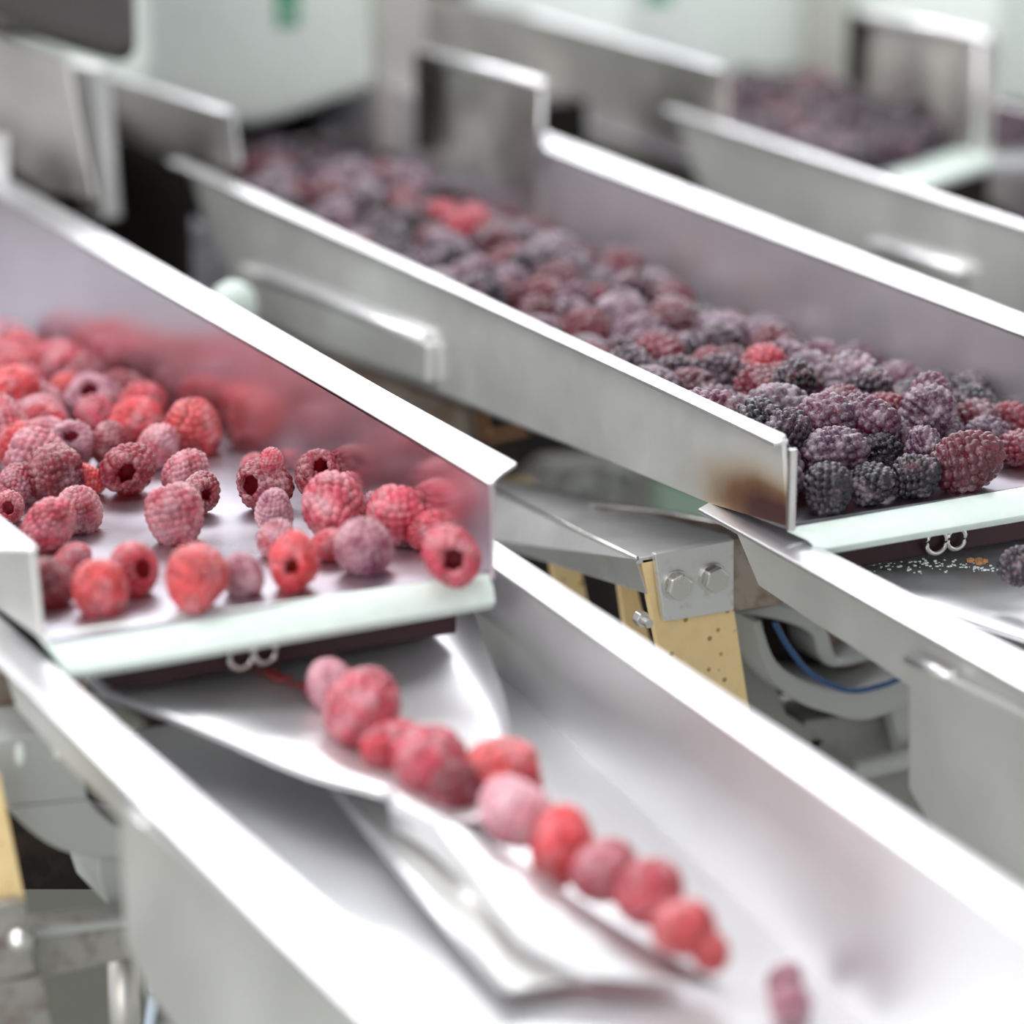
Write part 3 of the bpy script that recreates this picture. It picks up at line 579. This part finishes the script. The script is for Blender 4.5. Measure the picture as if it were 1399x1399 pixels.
AX = {'hole': tocam+Vector((0, 0, -.1)), 'holel': tocam-rt*.7, 'holer': tocam+rt*.6, 'holeup': tocam+Vector((0, 0, .9)), 'tipup': Vector((.1, .1, -1)), 'tipcam': -tocam+Vector((0, 0, .5)),
      'side': rt+Vector((0, .3, .1)), 'sidel': -rt+Vector((.0, .2, .2)), 'up': Vector((0, .1, 1)), 'tipdown': Vector((-.05, .35, 1))}
GR = 'raspberries on the near tray'; placedR = []; jobs = []
# px, py, width, tone, axis, label
man = [
 (175, 641, 74, 'maroon', 'hole', 'dark maroon raspberry with its round hole facing the camera, at heap front'),
 (238, 704, 76, 'frosted pink', 'tipdown', 'large pink raspberry alone before the bare floor, tip down'),
 (270, 676, 54, 'dusky maroon', 'holer', 'maroon raspberry with dark hollow tucked behind the large tip-down one'),
 (254, 645, 62, 'frosted pink', 'side', 'frosted rosy raspberry right of the round-holed maroon one'),
 (262, 585, 76, 'coral red', 'tipup', 'tall orange-red raspberry at the heap corner against the tray wall'),
 (216, 610, 60, 'frosted pink', 'tipcam', 'silvery frosted raspberry just right above the round-holed one'),
 (150, 607, 60, 'dusky maroon', 'tipup', 'dusky raspberry directly behind the round-holed maroon one'),
 (118, 655, 44, 'bright red', 'sidel', 'small broken bright red berry left of the round-holed one'),
 (97, 612, 62, 'dusky purple', 'holeup', 'grey-frosted raspberry with open hollow, behind small broken berry'),
 (72, 650, 70, 'dusky maroon', 'side', 'maroon raspberry left of the small broken red berry'),
 (22, 662, 54, 'frosted pink', 'tipcam', 'pink frosted raspberry at left edge above the one with a hollow'),
 (106, 697, 62, 'frosted pink', 'tipup', 'whitish pink raspberry standing behind the foremost pink one'),
 (68, 716, 72, 'pinkish', 'tipcam', 'foremost pink raspberry beside the left tray wall end'),
 (14, 692, 44, 'pinkish', 'hole', 'raspberry with small dark hollow touching the left frame edge'),
 (186, 574, 58, 'bright red', 'side', 'bright red raspberry behind the silvery frosted one'),
 (131, 572, 56, 'pinkish', 'tipcam', 'rosy raspberry second row, left of a bright red one'),
 (56, 590, 64, 'red', 'side', 'red oblong raspberry lying in the left of the heap'),
 (68, 795, 66, 'dusky maroon', 'holel', 'blurred maroon raspberry with dark hollow next to left wall end'),
 (134, 803, 72, 'coral red', 'tipup', 'blurred coral raspberry in the front row near left wall end'),
 (100, 766, 50, 'pinkish', 'tipcam', 'small pink raspberry behind the blurred coral one'),
 (182, 777, 72, 'red', 'holer', 'folded pink-red raspberry with a crease, fourth from left in front row'),
 (268, 792, 86, 'coral red', 'tipcam', 'biggest round coral raspberry at the middle of the front lip'),
 (331, 786, 56, 'dusky purple', 'tipup', 'mauve raspberry right of the biggest round one'),
 (400, 770, 74, 'bright red', 'hole', 'orange-red raspberry with open red hollow at the front lip'),
 (500, 746, 76, 'dusky purple', 'tipup', 'round mauve raspberry right of the one with red hollow'),
 (619, 760, 80, 'pinkish', 'hole', 'ring-like pink raspberry in the right corner of the front lip'),
 (360, 662, 70, 'dusky maroon', 'holel', 'maroon ring raspberry with black hollow at back of right cluster'),
 (371, 629, 34, 'pinkish', 'tipup', 'tiny pink piece on top of the maroon ring raspberry'),
 (437, 655, 70, 'maroon', 'holeup', 'frosted raspberry with open hollow at the back of right cluster'),
 (455, 695, 84, 'pinkish', 'tipcam', 'large round rosy raspberry in the centre of right cluster'),
 (374, 700, 54, 'dusky purple', 'tipup', 'mauve raspberry at left of the right cluster'),
 (378, 735, 50, 'frosted pink', 'tipcam', 'pale pink raspberry behind the one with red hollow'),
 (449, 745, 46, 'red', 'side', 'small pink-red raspberry between the red hollow and mauve ones'),
 (545, 706, 78, 'pinkish', 'tipup', 'tall rosy raspberry leaning near tray wall in right cluster'),
 (588, 724, 56, 'red', 'side', 'reddish raspberry behind the ring-like one in right corner'),
 (512, 690, 40, 'dusky purple', 'hole', 'small purple-white berry with hollow behind the round mauve one'),
 (345, 634, 28, 'pinkish', 'side', 'tiny berry scrap left behind the maroon ring raspberry'),
 (480, 672, 46, 'pinkish', 'holeup', 'half-hidden pink raspberry behind the large round rosy one')]
def solve(px, py, wpx, lay=0):
    r = wpx/2/F*1.2
    for _ in range(6):
        y = 1.1 if _ == 0 else c.y
        c = PZ(px, py, fz(y)+r*.97+lay); Z = (c-C0).dot(fw); r = wpx/2/F*Z
    return c, r
for i, (px, py, wp, tone, ax, lab) in enumerate(man):
    lay = 0
    if wp < 36: lay = .016 if px == 371 else .0
    c, r = solve(px, py, wp, lay)
    jobs.append(['raspberry', c, r*.97, tone, AX[ax], lab, GR, i*3+1])
def relax(js, it=40, k=.80, fixz=True):
    for _ in range(it):
        for a in range(len(js)):
            for b2 in range(a+1, len(js)):
                d = js[a][1]-js[b2][1]; L_ = d.length; need = k*(js[a][2]+js[b2][2])
                if 1e-6 < L_ < need:
                    s = d/L_*(need-L_)*.5; s.z = 0; js[a][1] = js[a][1]+s; js[b2][1] = js[b2][1]-s
relax(jobs)
spheres = [(j[1].x, j[1].y, j[1].z, j[2]*.88) for j in jobs]
def deposit(xa, xb, ya, yb_, rlist, hmax, spheres, tries, inside, rlo, rhi, zf=fz):
    out = []
    arr = list(spheres)
    R = np.array(arr) if arr else np.zeros((0, 4))
    for _ in range(tries):
        r = random.uniform(rlo, rhi); e = r*.88
        x = random.uniform(xa+r, xb-r); y = random.uniform(ya, yb_)
        if not inside(x, y): continue
        z = zf(y)+r*.95
        if len(R):
            dx = R[:, 0]-x; dy = R[:, 1]-y; rr = R[:, 3]+e; d2 = rr*rr-dx*dx-dy*dy
            mk = d2 > 0
            if mk.any(): z = max(z, float((R[mk, 2]+np.sqrt(d2[mk])).max()))
        if z > zf(y)+r+hmax(x, y): continue
        out.append((x, y, z, r)); R = np.vstack([R, [x, y, z, e]])
    return out
xl = X0; xr = X0+TW
def inA(x, y):
    px, py, Z = PROJ(Vector((x, y, fz(y)+.008)))
    if px < -70 or py < 380: return px > -70 and py > 330
    return (py < 560+.05*px if px < 240 else py < 575) if px > 62 else py < 640
def hA(x, y): return min(.010, max(0, (y-1.13))*.08)*(1 if x < xr-.045 else 0)
heapA = deposit(xl, xr, 1.0, 1.62, None, lambda x, y: 0.0005, spheres, 6000, inA, .0088, .0104)
heapA += deposit(xl, xr, 1.0, 1.62, None, hA, spheres+[(a, b, c, d*.88) for a, b, c, d in heapA], 5000, inA, .0088, .0104)
ordn = ['nearest', 'second', 'third', 'fourth', 'fifth', 'sixth', 'seventh', 'eighth', 'ninth', 'tenth', 'eleventh', 'twelfth', 'thirteenth', 'fourteenth', 'fifteenth', 'sixteenth', 'seventeenth', 'eighteenth', 'nineteenth', 'twentieth'] + ['%d-th' % k for k in range(21, 60)]
def vis(s, mg=35):
    px, py, Z = PROJ(Vector(s[:3])); return -mg < px < 1399+mg and -mg < py < 1399+mg
def pick(ws): return random.choices([w[0] for w in ws], [w[1] for w in ws])[0]
def rowlabels(hs, rowpx, fmt, tones):
    info = []
    for s in hs:
        px, py, Z = PROJ(Vector(s[:3])); info.append([py, px, s])
    info.sort(key=lambda t: -t[0]); rows = []; top = None
    for t_ in info:
        if top is None or top-t_[0] > rowpx: rows.append([]); top = t_[0]
        rows[-1].append(t_)
    res = []
    for ri, row in enumerate(rows):
        row.sort(key=lambda t: -t[1])
        for ci, t_ in enumerate(row):
            tn = pick(tones); res.append((t_[2], tn, fmt(tn, ci, ri)))
    return res
heapA = [s for s in heapA if vis(s)]
def randaxis():
    v = Vector((random.gauss(0, 1), random.gauss(0, 1), random.gauss(0, .7)))
    return v
i = 500
for s, tn, lab in rowlabels(heapA, 26, lambda tn, ci, ri: '%s raspberry, %s from the long wall, %s row of the heap' % (tn, ordn[ci] if ci else 'nearest', ordn[ri] if ri else 'front'), [('bright red', 3), ('red', 4), ('coral red', 3), ('pinkish', 3), ('frosted pink', 2), ('maroon', 2), ('dusky purple', 1)]):
    i += 1; jobs.append(['raspberry', Vector(s[:3]), s[3], tn, randaxis(), lab, GR, i])
for j in jobs: place(*j)
# crumbs on top of the tray corner and guide plate
def crumbs(name, pts, rr, mat, label, cat, n, sp):
    bm = bmesh.new()
    for _ in range(n):
        p0, p1 = random.choice(pts); p = p0.lerp(p1, random.random())+Vector((random.gauss(0, sp), random.gauss(0, sp), 0))
        r = random.uniform(*rr)
        mt = Matrix.Translation(p) @ Matrix.Diagonal((r, r*random.uniform(.6, 1.3), r*.6, 1))
        bmesh.ops.create_icosphere(bm, subdivisions=1, radius=1, matrix=mt)
    o = finish(name, bm, mat, None, 0, False); return tag(o, label, cat, kind='stuff')
crumbs('berry_crumbs', [(PZ(330, 905, .9745), PZ(440, 950, .9725))], (.0006, .0017), 'crumb', 'red berry crumbs on the guide plate before the raspberry row', 'crumbs', 46, .0016)
crumbs('ice_crumbs', [(PZ(1190, 772, .9755)+Vector((0, 0, 0)), PZ(1399, 775, .9755))], (.0003, .0008), 'white', 'pale ice crumbs on the guide plate below the blackberry tray', 'crumbs', 120, .004)
o = crumbs('husk', [(PZ(1335, 768, .9765), PZ(1352, 764, .9765))], (.0008, .0018), 'husk', 'light brown dry husk on the guide plate below the blackberry lip', 'husk', 9, .0012); o['kind'] = 'stuff'
# row in the near chute
row = [(452, 936, 58, 'pale pink', 'tipup', 'pale frosted scrap at the back start of the row in the near chute'),
 (497, 968, 92, 'pinkish', 'tipcam', 'first big rosy raspberry of the row in the near chute'),
 (535, 1018, 62, 'red', 'side', 'small red raspberry after the first big one in the row'),
 (592, 1040, 86, 'pinkish', 'tipcam', 'rosy blurred raspberry third along the row in the near chute'),
 (620, 1082, 66, 'maroon', 'tipup', 'darker raspberry low in the row against the apron, fourth along'),
 (684, 1062, 84, 'coral red', 'side', 'red raspberry on the upper side of the row, fifth along'),
 (706, 1112, 92, 'pale pink', 'tipcam', 'pale pink large raspberry at the middle of the row'),
 (770, 1156, 82, 'bright red', 'tipup', 'vivid red raspberry just after the pale pink one in the row'),
 (822, 1192, 72, 'pinkish', 'side', 'dull pink raspberry after the vivid red one in the row'),
 (885, 1220, 84, 'red', 'tipcam', 'dark-topped red raspberry late in the row'),
 (932, 1268, 76, 'coral red', 'side', 'coral raspberry second from the end of the row'),
 (970, 1300, 50, 'coral red', 'tipup', 'small coral tip at the very end of the row')]
rj = []
for i, (px, py, wp, tone, ax, lab) in enumerate(row):
    t_ = i/11; zz = .970-.026*t_
    r = .01; 
    for _ in range(5):
        c = PZ(px, py, zz+r*.95); r = wp*1.07/2/F*(c-C0).dot(fw)
    rj.append(['raspberry', c, r, tone, AX[ax], lab, 'raspberries in a row down the near chute', 900+i*2])
relax(rj, k=.70)
for j in rj: place(*j)
for k_, (px, py, wp) in enumerate([(1072, 1338, 50), (1080, 1372, 54)]):
    r = wp/2/F*.88; c = PZ(px, py, .9335+r)
    place('raspberry', c, r, 'dusky purple', AX['side'], ['upper small purple berry alone near the bottom edge of the chute', 'lower purple berry alone at the bottom edge of the chute'][k_], 'raspberries in a row down the near chute', 955+k_)

# blackberries on the middle tray
GB = 'blackberries on the middle tray'; jb = []
manb = [
 (1130, 668, 70, 'black', 'tipup', 'frontmost black blackberry next to the brown-stained wall end'),
 (1187, 660, 60, 'black', 'tipcam', 'glossy black blackberry second from the stained wall end, front row'),
 (1250, 652, 62, 'black', 'side', 'icy black blackberry third from the stained wall end, front row'),
 (1320, 630, 82, 'brown red', 'side', 'large brownish frosted blackberry fourth in the front row'),
 (1350, 600, 60, 'dusty mauve', 'side', 'mauve blackberry tucked behind the large brownish one'),
 (1394, 612, 56, 'reddish', 'hole', 'dark reddish blackberry at the right frame edge on bare steel'),
 (1372, 566, 44, 'purple black', 'tipup', 'small purple black berry near far wall at the right edge'),
 (1323, 540, 64, 'purple black', 'tipcam', 'shiny purple blackberry on top near the far wall'),
 (1302, 520, 46, 'brown red', 'tipup', 'brownish blackberry peeking behind the shiny purple one'),
 (1085, 525, 64, 'black', 'holeup', 'black blackberry standing proud of the heap above the wall end'),
 (1062, 568, 84, 'frosted', 'side', 'white-frosted oblong blackberry resting by the flange end'),
 (1140, 618, 78, 'dusty mauve', 'side', 'mauve frosted blackberry behind the frontmost black one'),
 (1100, 598, 50, 'purple black', 'tipup', 'purple black berry squeezed beside the wall end edge'),
 (1200, 618, 56, 'black', 'side', 'icy dark blackberry in second row behind the glossy one'),
 (1262, 610, 54, 'dusty mauve', 'tipcam', 'small mauve blackberry in second row behind the icy one'),
 (1205, 565, 58, 'reddish', 'side', 'reddish blackberry in the middle of the heap front'),
 (1000, 500, 58, 'brown red', 'tipcam', 'dusty pinkish blackberry beside the flange, left of a dark gap')]
for i, (px, py, wp, tone, ax, lab) in enumerate(manb):
    lay = {(1323): .004, (1085): .018, (1062): .009, (1205): .010, (1140): .006, (1100): .004, (1000): .012, (1262): .006, (1200): .004}.get(px, 0)
    c, r = solve(px, py, wp, lay)
    c.x = max(c.x, XB+r*.9)
    jb.append(['blackberry', c, r*.93, tone, AX[ax], lab, GB, i*5+2])
relax(jb)
sp = [(j[1].x, j[1].y, j[1].z, j[2]*.88) for j in jb]
xr = XB+TW
def inB(x, y):
    px, py, Z = PROJ(Vector((x, y, fz(y)+.008)))
    return py < 650-.22*(px-1100) and (px > 345 or py > 190)
def hB(x, y): return (.013 if x < xr-.05 else .004)+min(.026, max(0, y-1.18)*(.10 if x < xr-.03 else .06))
hb = deposit(XB, xr, .98, 1.68, None, lambda x, y: .0005, sp, 7000, inB, .0082, .0100)
hb += deposit(XB, xr, .98, 1.68, None, hB, sp+[(a, b, c, d*.88) for a, b, c, d in hb], 14000, inB, .0082, .0102)
def visible(hs, extra, hidden):
    N = 466; zb = np.full((N, N), 9.0); ib = np.full((N, N), -1)
    yy, xx = np.mgrid[0:N, 0:N]; X = xx*3+1.5; Y = yy*3+1.5
    for k, s in list(enumerate(hs))+[(-1, e) for e in extra]:
        px, py, Z = PROJ(Vector(s[:3])); rp = s[3]*F/Z
        m_ = ((X-px)**2+(Y-py)**2 < rp*rp) & (Z < zb); zb[m_] = Z; ib[m_] = k
    ib[hidden(X, Y)] = -1
    return np.bincount(ib[ib >= 0].ravel(), minlength=len(hs))
hidB = lambda X, Y: ((X < 1075) & (Y > 224+.4576*(X-262))) | (X < 325) | ((X < 515) & (Y < 172-.27*(X-325)))
va_ = visible(hb, [(j[1].x, j[1].y, j[1].z, j[2]) for j in jb], hidB)
hb = [(*s, int(v)) for s, v in zip(hb, va_) if v >= 5]
hb.sort(key=lambda s: -s[4])
rest = hb[248:]; hb = hb[:248]
tb = [('black', 2), ('purple black', 3), ('frosted', 3), ('reddish', 2), ('dusty mauve', 5), ('brown red', 3), ('bright red', .4)]
i = 2000
for s, tn, lab in rowlabels(hb, 20, lambda tn, ci, ri: '%s blackberry, %s from the far wall, %s row of the middle tray heap' % (tn, ordn[ci], ordn[ri] if ri else 'front'), tb):
    i += 1; jb.append(['blackberry', Vector(s[:3]), s[3], tn, randaxis(), lab, GB, i])
print('REST', len(rest), len(hb))
for j in jb: place(*j)
# single blackberry on the right chute's guide plate
c = PZ(1396, 772, .985); place('blackberry', c, .0062, 'black', AX['side'], 'lone black berry on the dusty guide plate at the right edge', GB.replace('on the middle tray', 'fallen below'), 77)
# far tray
def inC(x, y):
    px, py, Z = PROJ(Vector((x, y, 1.002)))
    return 985 < px < 1335 and py < 226-.33*(px-1205) and py > (128 if px < 1118 else 105)
hc = deposit(XC+.002, XC+.15, 1.40, 1.95, None, lambda x, y: .005, [], 14000, inC, .0062, .0078, lambda y: 1.0)
hidC = lambda X, Y: (Y > 143+.334*(X-920)) | ((X < 1118) & (Y < 108))
print('HC', len(hc))
hc = [s for s, v in zip(hc, visible(hc, [], hidC)) if v >= 5]
for s, tn, lab in rowlabels(hc, 16, lambda tn, ci, ri: 'small blurred %s blackberry, %s from the square guard, %s row of the far heap' % (tn, ordn[ci], ordn[ri] if ri else 'front'), [('purple black', 6), ('black', 4), ('brown red', 2), ('dusty mauve', 1)]):
    i += 1
    place('blackberry', Vector(s[:3]), s[3], tn, randaxis(), lab, 'blackberries on the far right tray', i)
print('BERRIES', len(jobs), len(jb), len(hc))
